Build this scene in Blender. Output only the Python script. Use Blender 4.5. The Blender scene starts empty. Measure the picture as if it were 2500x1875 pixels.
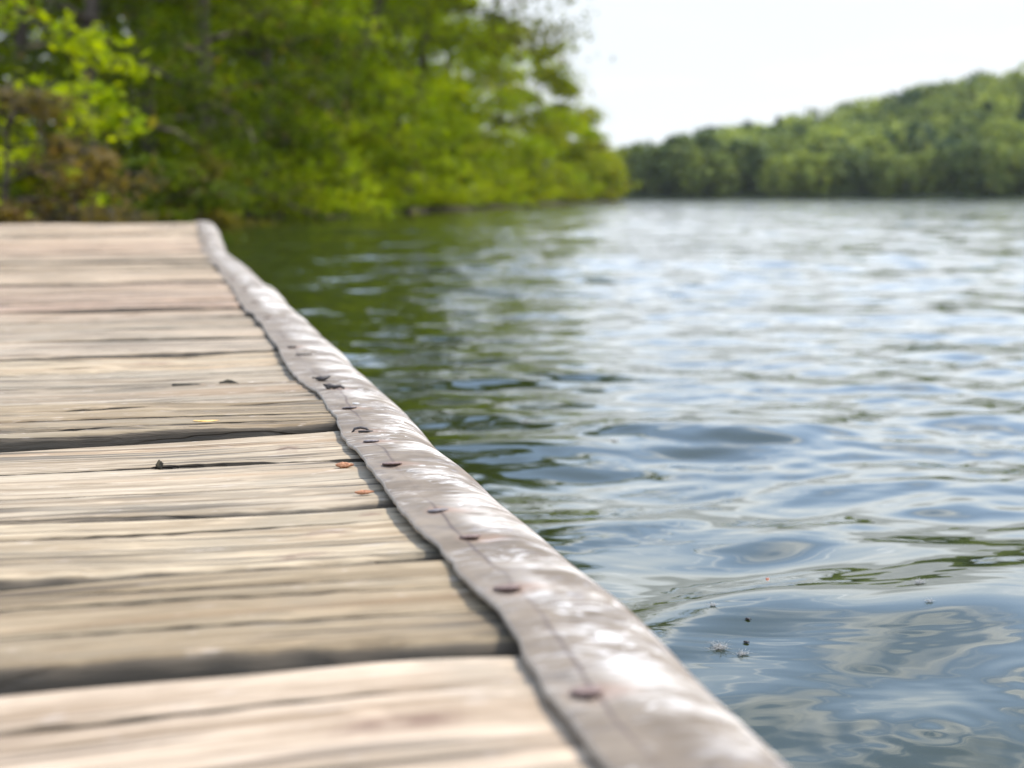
import bpy, math, random
import numpy as np
from mathutils import Vector
R = math.radians
C = bpy.context.scene.collection
scene = bpy.context.scene
RNG = np.random.default_rng(7)

# ------------------------------------------------------------------ camera
FPX = 3472.0                      # focal length in pixels of the 2500 px wide photograph
DECK = 0.166                      # deck top above the water
CAMZ = DECK + 0.198
PITCH = math.atan((937.5 - 482.0) / FPX)
cam_d = bpy.data.cameras.new('camera')
cam = bpy.data.objects.new('camera', cam_d); C.objects.link(cam)
cam_d.sensor_width = 36.0
cam_d.lens = 36.0 * FPX / 2500.0
cam_d.clip_start = 0.02; cam_d.clip_end = 3000
cam.location = (0, 0, CAMZ)
cam.rotation_euler = (R(90) - PITCH, 0, 0)
cam_d.dof.use_dof = True
cam_d.dof.focus_distance = 1.10
cam_d.dof.aperture_fstop = 6.4
cam_d.dof.aperture_blades = 0
scene.camera = cam

# the pier's own frame: u across the pier (towards the water), v along it
P0 = 0.14677
TH = math.atan(-0.24535)          # x = P0 + tan(TH) * y is the inner edge of the edging strip
ex, ey = math.cos(TH), -math.sin(TH)
dx, dy = math.sin(TH), math.cos(TH)
def pier_to_world(u, v): return (P0 + u*ex + v*dx, u*ey + v*dy)

# ------------------------------------------------------------------ helpers
def link(o, parent=None):
    C.objects.link(o)
    if parent is not None: o.parent = parent
    return o
def tag(o, label=None, cat=None, group=None, kind=None):
    if label: o['label'] = label
    if cat: o['category'] = cat
    if group: o['group'] = group
    if kind: o['kind'] = kind
    return o
def empty(name, loc=(0, 0, 0), rz=0.0):
    o = bpy.data.objects.new(name, None); C.objects.link(o)
    o.empty_display_size = 0.2
    o.location = loc; o.rotation_euler = (0, 0, rz)
    return o
def mesh_obj(name, verts, faces, mat, parent=None, smooth=True, attrs=None, color=None):
    me = bpy.data.meshes.new(name)
    verts = np.asarray(verts, dtype=np.float32).reshape(-1, 3)
    if isinstance(faces, np.ndarray):
        n, k = faces.shape
        me.vertices.add(len(verts)); me.vertices.foreach_set('co', verts.ravel())
        me.loops.add(n*k); me.loops.foreach_set('vertex_index', faces.astype(np.int32).ravel())
        me.polygons.add(n)
        me.polygons.foreach_set('loop_start', np.arange(0, n*k, k, dtype=np.int32))
        me.polygons.foreach_set('loop_total', np.full(n, k, dtype=np.int32))
        me.update(calc_edges=True)
    else:
        me.from_pydata(verts.tolist(), [], faces)
    me.validate()
    if smooth: me.polygons.foreach_set('use_smooth', np.ones(len(me.polygons), dtype=bool))
    for k, a in (attrs or {}).items():
        at = me.attributes.new(k, 'FLOAT', 'POINT')
        at.data.foreach_set('value', np.asarray(a, dtype=np.float32).ravel())
    me.update()
    if mat: me.materials.append(mat)
    o = bpy.data.objects.new(name, me)
    if color: o.color = (*color, 1)
    return link(o, parent)
def grid_faces(nu, nv, closed_v=False):
    i, j = np.meshgrid(np.arange(nu-1), np.arange(nv if closed_v else nv-1), indexing='ij')
    a = (i*nv + j).ravel(); b = ((i+1)*nv + j).ravel()
    c = ((i+1)*nv + (j+1) % nv).ravel(); d = (i*nv + (j+1) % nv).ravel()
    return np.stack([a, b, c, d], 1)
def smooth_noise(seed, freq, amp):
    """1-D band-limited noise as a function"""
    r = np.random.default_rng(seed)
    f = freq * r.uniform(0.4, 1.9, 9); p = r.uniform(0, 6.28, 9); a = r.uniform(0.3, 1, 9); a = a/np.sqrt((a*a).sum()/2)
    return lambda x: amp * sum(a[k]*np.sin(6.2832*f[k]*np.asarray(x) + p[k]) for k in range(9))
def sstep(a, b, x):
    t = np.clip((x-a)/(b-a), 0, 1); return t*t*(3-2*t)

# ------------------------------------------------------------------ node helpers
class NT:
    def __init__(self, name):
        self.m = bpy.data.materials.new(name); self.m.use_nodes = True
        self.t = self.m.node_tree; self.t.nodes.clear()
        self.out = self.n('ShaderNodeOutputMaterial')
    def n(self, kind, **kw):
        nd = self.t.nodes.new(kind)
        for k, v in kw.items():
            if k in nd.inputs.keys() if hasattr(nd.inputs, 'keys') else False: nd.inputs[k].default_value = v
            else: setattr(nd, k, v)
        return nd
    def l(self, a, b): self.t.links.new(a, b); return a
    def val(self, sock, x):
        if isinstance(x, bpy.types.NodeSocket): self.l(x, sock)
        else: sock.default_value = x
    def math(self, op, a, b=0.0, c=None, clamp=False):
        nd = self.n('ShaderNodeMath', operation=op); nd.use_clamp = clamp
        self.val(nd.inputs[0], a); self.val(nd.inputs[1], b)
        if c is not None: self.val(nd.inputs[2], c)
        return nd.outputs[0]
    def ss(self, x, lo, hi, t0=0.0, t1=1.0):
        nd = self.n('ShaderNodeMapRange', interpolation_type='SMOOTHSTEP')
        self.val(nd.inputs[0], x); nd.inputs[1].default_value = lo; nd.inputs[2].default_value = hi
        nd.inputs[3].default_value = t0; nd.inputs[4].default_value = t1
        return nd.outputs[0]
    def mix(self, f, a, b, blend='MIX'):
        nd = self.n('ShaderNodeMix', data_type='RGBA', blend_type=blend)
        self.val(nd.inputs[0], f)
        for s, x in ((nd.inputs[6], a), (nd.inputs[7], b)):
            if isinstance(x, tuple): x = (*x, 1) if len(x) == 3 else x
            self.val(s, x)
        return nd.outputs[2]
    def noise(self, vec, scale=1.0, detail=4.0, rough=0.5, dist=0.0):
        nd = self.n('ShaderNodeTexNoise'); self.l(vec, nd.inputs['Vector'])
        nd.inputs['Scale'].default_value = scale; nd.inputs['Detail'].default_value = detail
        nd.inputs['Roughness'].default_value = rough; nd.inputs['Distortion'].default_value = dist
        return nd.outputs[0]
    def mapping(self, vec, scale=(1, 1, 1), loc=(0, 0, 0), rot=(0, 0, 0)):
        nd = self.n('ShaderNodeMapping'); self.l(vec, nd.inputs[0])
        nd.inputs['Scale'].default_value = scale; nd.inputs['Rotation'].default_value = rot
        self.val(nd.inputs['Location'], loc)
        return nd.outputs[0]
    def attr(self, name):
        nd = self.n('ShaderNodeAttribute'); nd.attribute_name = name
        return nd.outputs['Fac']
    def bsdf(self, color, rough=0.6, spec=0.5, normal=None, **kw):
        b = self.n('ShaderNodeBsdfPrincipled')
        self.val(b.inputs['Base Color'], (*color, 1) if isinstance(color, tuple) else color)
        self.val(b.inputs['Roughness'], rough); self.val(b.inputs['Specular IOR Level'], spec)
        if normal: self.l(normal, b.inputs['Normal'])
        for k, v in kw.items(): self.val(b.inputs[k], v)
        return b
    def bump(self, h, dist, strength=1.0):
        nd = self.n('ShaderNodeBump'); self.l(h, nd.inputs['Height'])
        nd.inputs['Distance'].default_value = dist; nd.inputs['Strength'].default_value = strength
        return nd.outputs[0]
    def done(self, sh):
        self.l(sh, self.out.inputs['Surface']); return self.m

def wood_material():
    t = NT('weathered_plank_wood')
    oc = t.n('ShaderNodeTexCoord').outputs['Object']
    oi = t.n('ShaderNodeObjectInfo')
    off = t.n('ShaderNodeCombineXYZ')
    t.l(t.math('MULTIPLY', oi.outputs['Random'], 37.0), off.inputs[0])
    t.l(t.math('MULTIPLY', oi.outputs['Random'], 91.0), off.inputs[2])
    vec = t.n('ShaderNodeVectorMath', operation='ADD'); t.l(oc, vec.inputs[0]); t.l(off.outputs[0], vec.inputs[1])
    vec = vec.outputs[0]
    # slow wander of the grain
    wob = t.noise(t.mapping(vec, (3, 6, 6)), 1, 2)
    wv = t.n('ShaderNodeCombineXYZ'); t.l(t.math('MULTIPLY', t.math('SUBTRACT', wob, 0.5), 0.02), wv.inputs[1])
    va = t.n('ShaderNodeVectorMath', operation='ADD'); t.l(vec, va.inputs[0]); t.l(wv.outputs[0], va.inputs[1]); va = va.outputs[0]
    g1 = t.noise(t.mapping(va, (3.6, 60, 60)), 1, 6, 0.68)
    g2 = t.noise(t.mapping(va, (14, 260, 260)), 1, 4, 0.65)
    g3 = t.noise(t.mapping(va, (1.0, 24, 24)), 1, 3, 0.5)
    blot = t.noise(t.mapping(vec, (6, 15, 15)), 1, 4, 0.6)
    g4 = t.noise(t.mapping(va, (6.0, 130, 130), (5, 2, 3)), 1, 4, 0.66)
    fleck = t.noise(t.mapping(vec, (38, 120, 120)), 1, 3, 0.6)
    base = oi.outputs['Color']
    col = t.mix(t.ss(g1, 0.32, 0.66), t.mix(1.0, base, (0.58, 0.53, 0.46), 'MULTIPLY'), t.mix(1.0, base, (1.12, 1.12, 1.10), 'MULTIPLY'))
    col = t.mix(t.ss(g2, 0.54, 0.70, 0, 0.75), col, t.mix(1.0, base, (0.46, 0.40, 0.33), 'MULTIPLY'))
    col = t.mix(t.ss(g2, 0.42, 0.25, 0, 0.45), col, t.mix(1.0, base, (1.28, 1.26, 1.22), 'MULTIPLY'))
    col = t.mix(t.ss(g4, 0.54, 0.68, 0, 0.75), col, t.mix(1.0, base, (0.46, 0.41, 0.35), 'MULTIPLY'))
    col = t.mix(t.ss(g4, 0.44, 0.30, 0, 0.6), col, t.mix(1.0, base, (1.3, 1.29, 1.27), 'MULTIPLY'))
    # silver-grey and warm zones
    col = t.mix(t.ss(blot, 0.50, 0.68, 0, 0.55), col, t.mix(0.5, t.mix(1.0, base, (0.72, 0.72, 0.68), 'MULTIPLY'), (0.22, 0.195, 0.145)))
    col = t.mix(t.ss(g3, 0.55, 0.72, 0, 0.50), col, t.mix(1.0, base, (0.86, 0.66, 0.48), 'MULTIPLY'))
    col = t.mix(t.ss(fleck, 0.62, 0.72, 0, 0.5), col, (0.46, 0.39, 0.32))
    fl2 = t.noise(t.mapping(vec, (16, 62, 62), (9, 4, 2)), 1, 3, 0.6)
    col = t.mix(t.ss(fl2, 0.55, 0.68, 0, 0.45), col, t.mix(1.0, base, (1.35, 1.3, 1.24), 'MULTIPLY'))
    col = t.mix(t.ss(fl2, 0.42, 0.30, 0, 0.45), col, t.mix(1.0, base, (0.6, 0.56, 0.48), 'MULTIPLY'))
    # fine drying checks
    ck = t.noise(t.mapping(va, (1.0, 50, 50), (3, 1, 7)), 1, 3, 0.45)
    ckl = t.ss(t.math('ABSOLUTE', t.math('SUBTRACT', ck, 0.5)), 0.012, 0.036, 1, 0)
    ckm = t.ss(t.noise(t.mapping(vec, (4, 9, 9), (11, 2, 0)), 1, 2), 0.42, 0.54)
    ckl = t.math('MULTIPLY', ckl, ckm)
    col = t.mix(t.math('MULTIPLY', ckl, 0.62), col, (0.035, 0.028, 0.022))
    # knots, cracks, darkening at the plank ends beside the strip
    kn = t.attr('knot')
    knn = t.math('MULTIPLY', kn, t.ss(t.noise(t.mapping(vec, (60, 160, 160)), 1, 3), 0.35, 0.6, 0.35, 1.0))
    col = t.mix(t.math('MULTIPLY', knn, 0.85), col, (0.12, 0.065, 0.045))
    st = t.attr('darken')
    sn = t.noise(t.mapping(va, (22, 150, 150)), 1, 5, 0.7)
    drk = t.ss(t.math('ADD', st, t.math('MULTIPLY', t.math('SUBTRACT', sn, 0.5), 1.7)), 0.42, 0.85)
    col = t.mix(t.math('MULTIPLY', drk, 0.86), col, (0.040, 0.034, 0.022))
    gr = t.ss(t.math('ADD', t.attr('grime_shade'), t.math('MULTIPLY', t.math('SUBTRACT', t.noise(t.mapping(vec, (26, 70, 70)), 1, 4, 0.65), 0.5), 0.9)), 0.25, 0.8)  # side faces darkened: grime plus the shade of the gaps painted in
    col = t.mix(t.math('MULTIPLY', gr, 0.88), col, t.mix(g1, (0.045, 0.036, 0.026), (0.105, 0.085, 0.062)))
    cr = t.attr('crack')
    col = t.mix(t.math('MULTIPLY', cr, 0.9), col, (0.02, 0.016, 0.012))
    h = t.math('ADD', t.math('MULTIPLY', g1, 0.8), t.math('MULTIPLY', g2, 0.55))
    h = t.math('SUBTRACT', h, t.math('MULTIPLY', ckl, 1.0))
    nb = t.bump(h, 0.0022, 1.0)
    return t.done(t.bsdf(col, 0.82, 0.25, nb).outputs[0])

def strip_material():
    t = NT('scuffed_grey_edging')
    oc = t.n('ShaderNodeTexCoord').outputs['Object']
    sp = t.n('ShaderNodeSeparateXYZ'); t.l(oc, sp.inputs[0])
    m1 = t.mapping(oc, (9, 15, 14), rot=(0, 0, R(38)))
    n1 = t.noise(m1, 1, 4, 0.6, 0.3)
    n2 = t.noise(t.mapping(oc, (40, 110, 60), rot=(0, 0, R(20))), 1, 4, 0.6, 0.8)
    n3 = t.noise(t.mapping(oc, (22, 34, 22), rot=(0, 0, R(15))), 1, 5, 0.62)
    col = t.mix(t.ss(n3, 0.35, 0.65), (0.130, 0.100, 0.070), (0.192, 0.153, 0.111))
    col = t.mix(t.ss(n2, 0.50, 0.68, 0, 0.65), col, (0.082, 0.066, 0.054))
    outer = t.ss(sp.outputs[0], 0.016, 0.042)
    # chalky scuffs, painted paler where the outer shoulder catches light
    wp = t.math('MULTIPLY', t.ss(t.math('ADD', n1, t.math('MULTIPLY', t.math('SUBTRACT', n2, 0.5), 0.45)), 0.46, 0.68), t.math('ADD', t.math('MULTIPLY', outer, 0.90), 0.08))
    col = t.mix(wp, col, (0.52, 0.475, 0.41))
    # scratches
    for k, (sc, ro) in enumerate((((16, 90, 16), 32), ((30, 60, 30), -38), ((12, 70, 12), 8))):
        s = t.noise(t.mapping(oc, sc, (k*3.1, k, 0), (0, 0, R(ro))), 1, 2, 0.5, 0.9)
        sl = t.ss(t.math('ABSOLUTE', t.math('SUBTRACT', s, 0.5)), 0.006, 0.020, 1, 0)
        msk = t.ss(t.noise(t.mapping(oc, (22, 18, 22), (k*5, 3, 1)), 1, 2), 0.48, 0.58)
        sl = t.math('MULTIPLY', t.math('MULTIPLY', sl, msk), t.math('ADD', t.math('MULTIPLY', outer, 0.6), 0.25))
        col = t.mix(sl, col, (0.66, 0.63, 0.58) if k != 1 else (0.22, 0.20, 0.19))
    # thin slit that the nails follow, rust bleeding from the nails, paler colour along the lifted lip
    col = t.mix(t.math('MULTIPLY', t.attr('rust'), t.ss(n2, 0.3, 0.6, 0.5, 1.0)), col, (0.26, 0.16, 0.11))
    col = t.mix(t.math('MULTIPLY', t.attr('slit'), 0.85), col, (0.07, 0.05, 0.045))
    col = t.mix(t.math('MULTIPLY', t.attr('lip'), 0.55), col, (0.40, 0.34, 0.27))
    nb = t.bump(n2, 0.0010, 0.35)
    return t.done(t.bsdf(col, 0.7, 0.15, nb).outputs[0])

def simple_material(name, c1, c2, scale=200, rough=0.8, spec=0.3, bump=0.0006):
    t = NT(name); oc = t.n('ShaderNodeTexCoord').outputs['Object']
    n = t.noise(oc, scale, 4, 0.6)
    return t.done(t.bsdf(t.mix(t.ss(n, 0.35, 0.65), c1, c2), rough, spec, t.bump(n, bump, 0.6)).outputs[0])

def leaf_material(name='leaf', trans=0.5):
    t = NT(name)
    oi = t.n('ShaderNodeObjectInfo'); ge = t.n('ShaderNodeNewGeometry')
    rnd = ge.outputs['Random Per Island']
    base = oi.outputs['Color']
    pn = t.noise(t.n('ShaderNodeTexCoord').outputs['Object'], 0.95, 2, 0.5)
    c = t.mix(t.ss(rnd, 0.0, 1.0), t.mix(1.0, base, (0.95, 1.0, 1.0), 'MULTIPLY'), t.mix(1.0, base, (1.45, 1.32, 0.9), 'MULTIPLY'))
    c = t.mix(t.ss(pn, 0.44, 0.64, 0, 0.75), c, t.mix(1.0, base, (1.95, 1.6, 0.7), 'MULTIPLY'))
    c = t.mix(t.ss(t.math('FRACT', t.math('MULTIPLY', rnd, 17.3)), 0.94, 0.97, 0, 0.7), c, (0.16, 0.09, 0.04))
    d = t.bsdf(c, 0.7, 0.08)
    tr = t.n('ShaderNodeBsdfTranslucent'); t.l(t.mix(1.0, c, (1.2, 1.2, 0.3), 'MULTIPLY'), tr.inputs[0])
    mx = t.n('ShaderNodeMixShader'); mx.inputs[0].default_value = trans
    t.l(d.outputs[0], mx.inputs[1]); t.l(tr.outputs[0], mx.inputs[2])
    return t.done(mx.outputs[0])

def forest_material():
    t = NT('far_foliage')
    a = t.attr('tint'); ge = t.n('ShaderNodeNewGeometry'); rnd = ge.outputs['Random Per Island']
    c = t.mix(a, (0.042, 0.076, 0.030), (0.285, 0.335, 0.052))
    c = t.mix(t.ss(rnd, 0, 1), t.mix(1.0, c, (0.72, 0.78, 0.85), 'MULTIPLY'), t.mix(1.0, c, (1.3, 1.2, 1.0), 'MULTIPLY'))
    d = t.bsdf(c, 0.7, 0.2)
    tr = t.n('ShaderNodeBsdfTranslucent'); t.l(c, tr.inputs[0])
    mx = t.n('ShaderNodeMixShader'); mx.inputs[0].default_value = 0.3
    t.l(d.outputs[0], mx.inputs[1]); t.l(tr.outputs[0], mx.inputs[2])
    return t.done(mx.outputs[0])

def water_material():
    t = NT('lake_water')
    oc = t.n('ShaderNodeTexCoord').outputs['Object']
    r1 = t.noise(t.mapping(oc, (3.4, 7.6, 3)), 1, 3, 0.55, 0.4)
    r2 = t.noise(t.mapping(oc, (0.5, 1.3, 1)), 1, 3, 0.55)
    ln = t.n('ShaderNodeVectorMath', operation='LENGTH'); t.l(oc, ln.inputs[0])
    open_ = t.ss(ln.outputs['Value'], 5.0, 60.0, 1.0, 5.0)      # rougher out on the open lake
    nb = t.bump(t.math('MULTIPLY', open_, t.math('ADD', t.math('MULTIPLY', r1, 0.0065), t.math('MULTIPLY', r2, 0.025))), 1.0, 0.55)
    murk = t.noise(t.mapping(oc, (0.8, 0.8, 0.8)), 1, 3)
    c = t.mix(murk, (0.012, 0.017, 0.004), (0.019, 0.024, 0.007))
    return t.done(t.bsdf(c, 0.03, 0.5, nb, IOR=1.333).outputs[0])

M_wood = wood_material()
M_strip = strip_material()
M_leaf = leaf_material()
M_forest = forest_material()
M_water = water_material()
M_bark = simple_material('tree_bark', (0.055, 0.040, 0.028), (0.12, 0.095, 0.07), 9, 0.9, 0.2, 0.02)
M_soil = simple_material('bank_soil', (0.022, 0.016, 0.010), (0.05, 0.038, 0.023), 1.5, 0.95, 0.1, 0.03)
M_hill = simple_material('hill_ground', (0.035, 0.045, 0.02), (0.06, 0.07, 0.03), 0.2, 0.95, 0.1, 0.1)
M_rust = simple_material('rusty_iron', (0.12, 0.074, 0.058), (0.20, 0.135, 0.112), 420, 0.75, 0.4)
M_grey_iron = simple_material('grey_iron', (0.10, 0.085, 0.08), (0.20, 0.165, 0.155), 380, 0.6, 0.5)
M_black_iron = simple_material('black_iron', (0.015, 0.012, 0.010), (0.04, 0.03, 0.025), 380, 0.6, 0.5)
M_husk = simple_material('bud_husk', (0.22, 0.085, 0.035), (0.42, 0.20, 0.10), 500, 0.7, 0.3, 0.001)
M_yellow = simple_material('yellow_sliver', (0.55, 0.30, 0.06), (0.75, 0.48, 0.16), 300, 0.7, 0.3)
M_red = simple_material('red_husk', (0.45, 0.10, 0.05), (0.60, 0.22, 0.10), 300, 0.7, 0.3)
M_dark = simple_material('dark_debris', (0.02, 0.018, 0.014), (0.06, 0.05, 0.03), 300, 0.9, 0.2)
M_pale = simple_material('pale_debris', (0.50, 0.44, 0.36), (0.70, 0.63, 0.55), 300, 0.9, 0.2)
M_fluff = simple_material('seed_fluff', (0.40, 0.385, 0.35), (0.52, 0.50, 0.46), 100, 0.9, 0.2)

# ------------------------------------------------------------------ the pier
pier = tag(empty('wooden_pier', (P0, 0, DECK), -TH), 'weathered wooden pier of bleached planks with a pale nailed edging strip', 'pier')

def deck_rise(v):                 # the shore end of the pier ramps up a little
    v = np.asarray(v, dtype=float)
    return 0.090*sstep(5.35, 6.25, v)

DECK_TONE = 0.72
def plank(near, far, z=0.0, roll=0.0, color=(0.4, 0.34, 0.27), cracks=(), knots=(), seed=0, fine=True, bow=0.0,
          uend=0.047, darken=0.62, edge_r=0.006, label=None, uleft=-1.9, near_wear=0.002):
    """near/far = (v at u=-0.27, v at u=0); cracks = list of (points [(u,v)..], width)"""
    nu = 190 if fine else 60
    s = np.linspace(0, 1, nu)
    u = uend - (uend - uleft)*(s**1.6)                # finer towards the strip
    uu = np.clip(u, -0.6, None)
    fn = smooth_noise(seed*7+1, 4.5, 0.0011); ff = smooth_noise(seed*7+2, 4.5, 0.0009)
    fn2 = smooth_noise(seed*7+5, 18, 0.0005)
    wear = smooth_noise(seed*7+3, 9, near_wear)
    line = lambda p: p[1] + (p[1]-p[0])/0.27*uu
    cn = line(near) + fn(u) + fn2(u); cf = line(far) + ff(u)
    T = 0.042
    rows = []; zr = []; crk = []; side = []
    # near face from below up to the worn near edge
    er = edge_r + np.abs(wear(u))
    rows.append(cn + 0.001); zr.append(np.full(nu, -T)); crk.append(np.zeros(nu))
    for k in range(1, 4):
        rows.append(cn + 0.0006*(3-k)/3); zr.append(-T + (T-er)*k/3.0); crk.append(np.zeros(nu))
    for a in (25, 50, 70, 90):
        rows.append(cn + er*1.0*(1-math.cos(R(a)))); zr.append(-er*0.9*(1-math.sin(R(a)))); crk.append(np.zeros(nu))
    cur = cn + er
    ctrl = []
    if fine:                                       # a few short natural checks of its own
        rc = random.Random(seed*13+1); cracks = list(cracks)
        for q in ((0.3, 0.62, 0.82) if len(cracks) < 2 else (0.15, 0.86)):
            if len(cracks) == 2 and abs(q-0.62) < 0.1: continue
            q += rc.uniform(-0.07, 0.07); a0 = rc.uniform(-0.75, -0.22); a1 = a0 + rc.uniform(0.25, 0.6); sl_ = rc.uniform(-0.01, 0.01); wd_ = rc.uniform(0.0022, 0.0042)
            vq = lambda x: (near[1] + (far[1]-near[1])*q) + (near[1]-near[0])/0.27*x + sl_*(x+0.3)
            cracks.append([(a0, vq(a0), 0.0), ((2*a0+a1)/3, vq((2*a0+a1)/3), wd_), ((a0+2*a1)/3, vq((a0+2*a1)/3) + 0.0012, wd_*0.6), (min(a1, 0.047), vq(min(a1, 0.047)), 0.0)])
    for pts in cracks:
        pts = sorted(pts); pu = np.array([p[0] for p in pts]); pv = np.array([p[1] for p in pts]); pw = np.array([p[2] for p in pts])
        cv = np.interp(u, pu, pv) + smooth_noise(seed*5+len(ctrl), 25, 0.0004)(u)
        w = np.interp(u, pu, pw)*np.clip(1 + smooth_noise(seed*9+len(ctrl), 30, 0.22)(u), 0.4, 1.6)
        ctrl.append((cv, np.where((u < pu[0]-0.002) | (u > pu[-1]+0.002), 0, w)))
    ctrl.sort(key=lambda c: c[0].mean())
    fr = 0.004
    end = cf - fr
    def fill(a, b, n):
        for k in range(1, n+1):
            rows.append(a + (b-a)*k/n); zr.append(np.zeros(nu)); crk.append(np.zeros(nu))
    tot = float((end-cur).mean())
    for cv, w in ctrl:
        n = max(2, int((14 if fine else 6)*float((cv-cur).mean())/tot))
        fill(cur, cv - w*0.5 - 0.0004, n)
        d = np.minimum(0.011, 3.0*w)
        on = sstep(0.0, 0.0006, w)
        rows.append(cv - w*0.42); zr.append(-d); crk.append(on)
        rows.append(cv + w*0.42); zr.append(-d); crk.append(on)
        rows.append(cv + w*0.5); zr.append(-0.0004*on); crk.append(on)
        rows.append(cv + w*0.5 + 0.0005); zr.append(np.zeros(nu)); crk.append(np.zeros(nu))
        cur = cv + w*0.5 + 0.0005
    fill(cur, end, max(3, int((14 if fine else 6)*float((end-cur).mean())/tot)))
    rows.append(cf - fr*0.3); zr.append(np.full(nu, -fr*0.35)); crk.append(np.zeros(nu))
    rows.append(cf); zr.append(np.full(nu, -fr*1.2)); crk.append(np.zeros(nu))
    rows.append(cf + 0.0005); zr.append(np.full(nu, -T)); crk.append(np.zeros(nu))
    V = np.stack(rows, 1); Z = np.stack(zr, 1); K = np.stack(crk, 1)
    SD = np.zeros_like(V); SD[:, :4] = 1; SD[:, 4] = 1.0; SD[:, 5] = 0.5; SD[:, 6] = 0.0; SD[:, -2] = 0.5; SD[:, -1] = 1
    U = np.repeat(u[:, None], V.shape[1], 1)
    # cup, warp, worn end under the strip
    vm = (V - cn[:, None])/(cf-cn)[:, None]
    Z = Z + bow*(4*(vm-0.5)**2 - 0.4) + smooth_noise(seed+31, 1.6, 0.0010)(U + 0.3*V) + 0.0004*smooth_noise(seed+77, 40, 1.0)(V)*(Z > -0.02)
    endr = 0.006*np.clip((U - (uend-0.05))/0.05, 0, 1)**2
    Z = Z - endr + z + roll*np.clip(U, -0.6, None) + deck_rise(V)
    kn = np.zeros_like(V)
    for (ku, kv, ru, rv) in knots:
        rr = np.sqrt(((U-ku)/ru)**2 + ((V-kv)/rv)**2); kn = np.maximum(kn, 1 - sstep(0.45, 1.15, rr))
        Z = Z + 0.0012*np.exp(-rr**2*1.5)
    sw = smooth_noise(seed+3, 14, 0.30)
    drk = darken*(1 - sstep(0.0, 0.042, (0.012 - U))) + 0.30*darken*(1-sstep(0.0, 0.10, -U)) * (1 - sstep(0.0, 0.35, vm))
    drk = np.clip(drk, 0, 1.2)
    # close the ends with one more loop of verts
    verts = np.stack([U, V, Z], -1)
    f = grid_faces(nu, V.shape[1])
    nv = V.shape[1]
    faces = f[:, ::-1].tolist()
    faces.append(list(range(nv)))
    faces.append(list(range((nu-1)*nv, nu*nv))[::-1])
    # underside
    for i in range(nu-1): faces.append([i*nv, (i+1)*nv, (i+1)*nv+nv-1, i*nv+nv-1])
    color = tuple(q*DECK_TONE*wq for q, wq in zip(color, (1.05, 0.985, 0.87)))
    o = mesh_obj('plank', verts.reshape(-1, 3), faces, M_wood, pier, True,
                 {'knot': kn, 'darken': drk, 'crack': K, 'grime_shade': SD}, color)
    if label: o['label'] = label
    return o

cream = (0.475, 0.405, 0.305); pink = (0.455, 0.395, 0.315); olive = (0.325, 0.265, 0.185); grey = (0.36, 0.315, 0.255); warm = (0.48, 0.39, 0.30); rosy = (0.40, 0.315, 0.25)
# foreground, behind the bottom of the frame
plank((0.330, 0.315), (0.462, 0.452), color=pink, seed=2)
plank((0.468, 0.460), (0.627, 0.613), z=0.0, darken=0.35, color=(0.56, 0.47, 0.385), seed=3, knots=[(-0.06, 0.545, 0.03, 0.006)], bow=0.0005, label='pale bleached plank nearest the bottom of the view')
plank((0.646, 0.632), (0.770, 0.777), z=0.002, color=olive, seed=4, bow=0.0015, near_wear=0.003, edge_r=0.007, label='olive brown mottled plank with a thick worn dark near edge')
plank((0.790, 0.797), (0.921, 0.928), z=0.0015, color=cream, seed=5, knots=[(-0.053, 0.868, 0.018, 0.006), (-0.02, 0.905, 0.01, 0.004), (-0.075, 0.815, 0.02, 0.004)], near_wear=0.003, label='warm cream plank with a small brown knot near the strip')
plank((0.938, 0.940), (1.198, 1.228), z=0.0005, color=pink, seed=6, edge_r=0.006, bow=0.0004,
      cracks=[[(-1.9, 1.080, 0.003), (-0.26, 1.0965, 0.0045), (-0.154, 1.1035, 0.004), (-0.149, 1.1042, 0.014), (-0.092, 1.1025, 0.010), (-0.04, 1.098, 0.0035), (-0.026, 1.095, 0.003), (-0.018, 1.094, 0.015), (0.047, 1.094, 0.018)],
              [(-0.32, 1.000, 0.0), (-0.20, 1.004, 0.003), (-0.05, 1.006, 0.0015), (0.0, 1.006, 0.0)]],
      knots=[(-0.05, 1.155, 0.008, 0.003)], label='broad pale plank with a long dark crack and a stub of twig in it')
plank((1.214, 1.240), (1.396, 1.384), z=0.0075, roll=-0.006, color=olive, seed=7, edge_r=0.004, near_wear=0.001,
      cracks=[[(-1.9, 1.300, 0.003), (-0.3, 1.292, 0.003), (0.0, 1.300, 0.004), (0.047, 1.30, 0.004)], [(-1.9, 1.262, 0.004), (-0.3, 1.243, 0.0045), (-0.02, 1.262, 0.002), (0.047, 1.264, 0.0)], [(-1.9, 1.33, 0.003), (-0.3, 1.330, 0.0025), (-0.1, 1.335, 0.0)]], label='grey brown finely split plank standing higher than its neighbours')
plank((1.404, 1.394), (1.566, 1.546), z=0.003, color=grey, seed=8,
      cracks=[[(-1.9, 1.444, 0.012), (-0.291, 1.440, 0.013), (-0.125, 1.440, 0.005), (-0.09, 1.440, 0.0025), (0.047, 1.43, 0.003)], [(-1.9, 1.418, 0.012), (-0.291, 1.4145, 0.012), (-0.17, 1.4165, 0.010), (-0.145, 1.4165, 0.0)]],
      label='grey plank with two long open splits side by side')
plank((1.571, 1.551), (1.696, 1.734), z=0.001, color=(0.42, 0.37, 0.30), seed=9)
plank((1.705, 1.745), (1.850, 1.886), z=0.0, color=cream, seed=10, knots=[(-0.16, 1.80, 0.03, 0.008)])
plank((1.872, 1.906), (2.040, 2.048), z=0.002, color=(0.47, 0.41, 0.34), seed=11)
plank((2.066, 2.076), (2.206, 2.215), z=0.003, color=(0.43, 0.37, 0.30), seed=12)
plank((2.221, 2.232), (2.396, 2.430), z=0.002, color=grey, seed=13)
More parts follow.
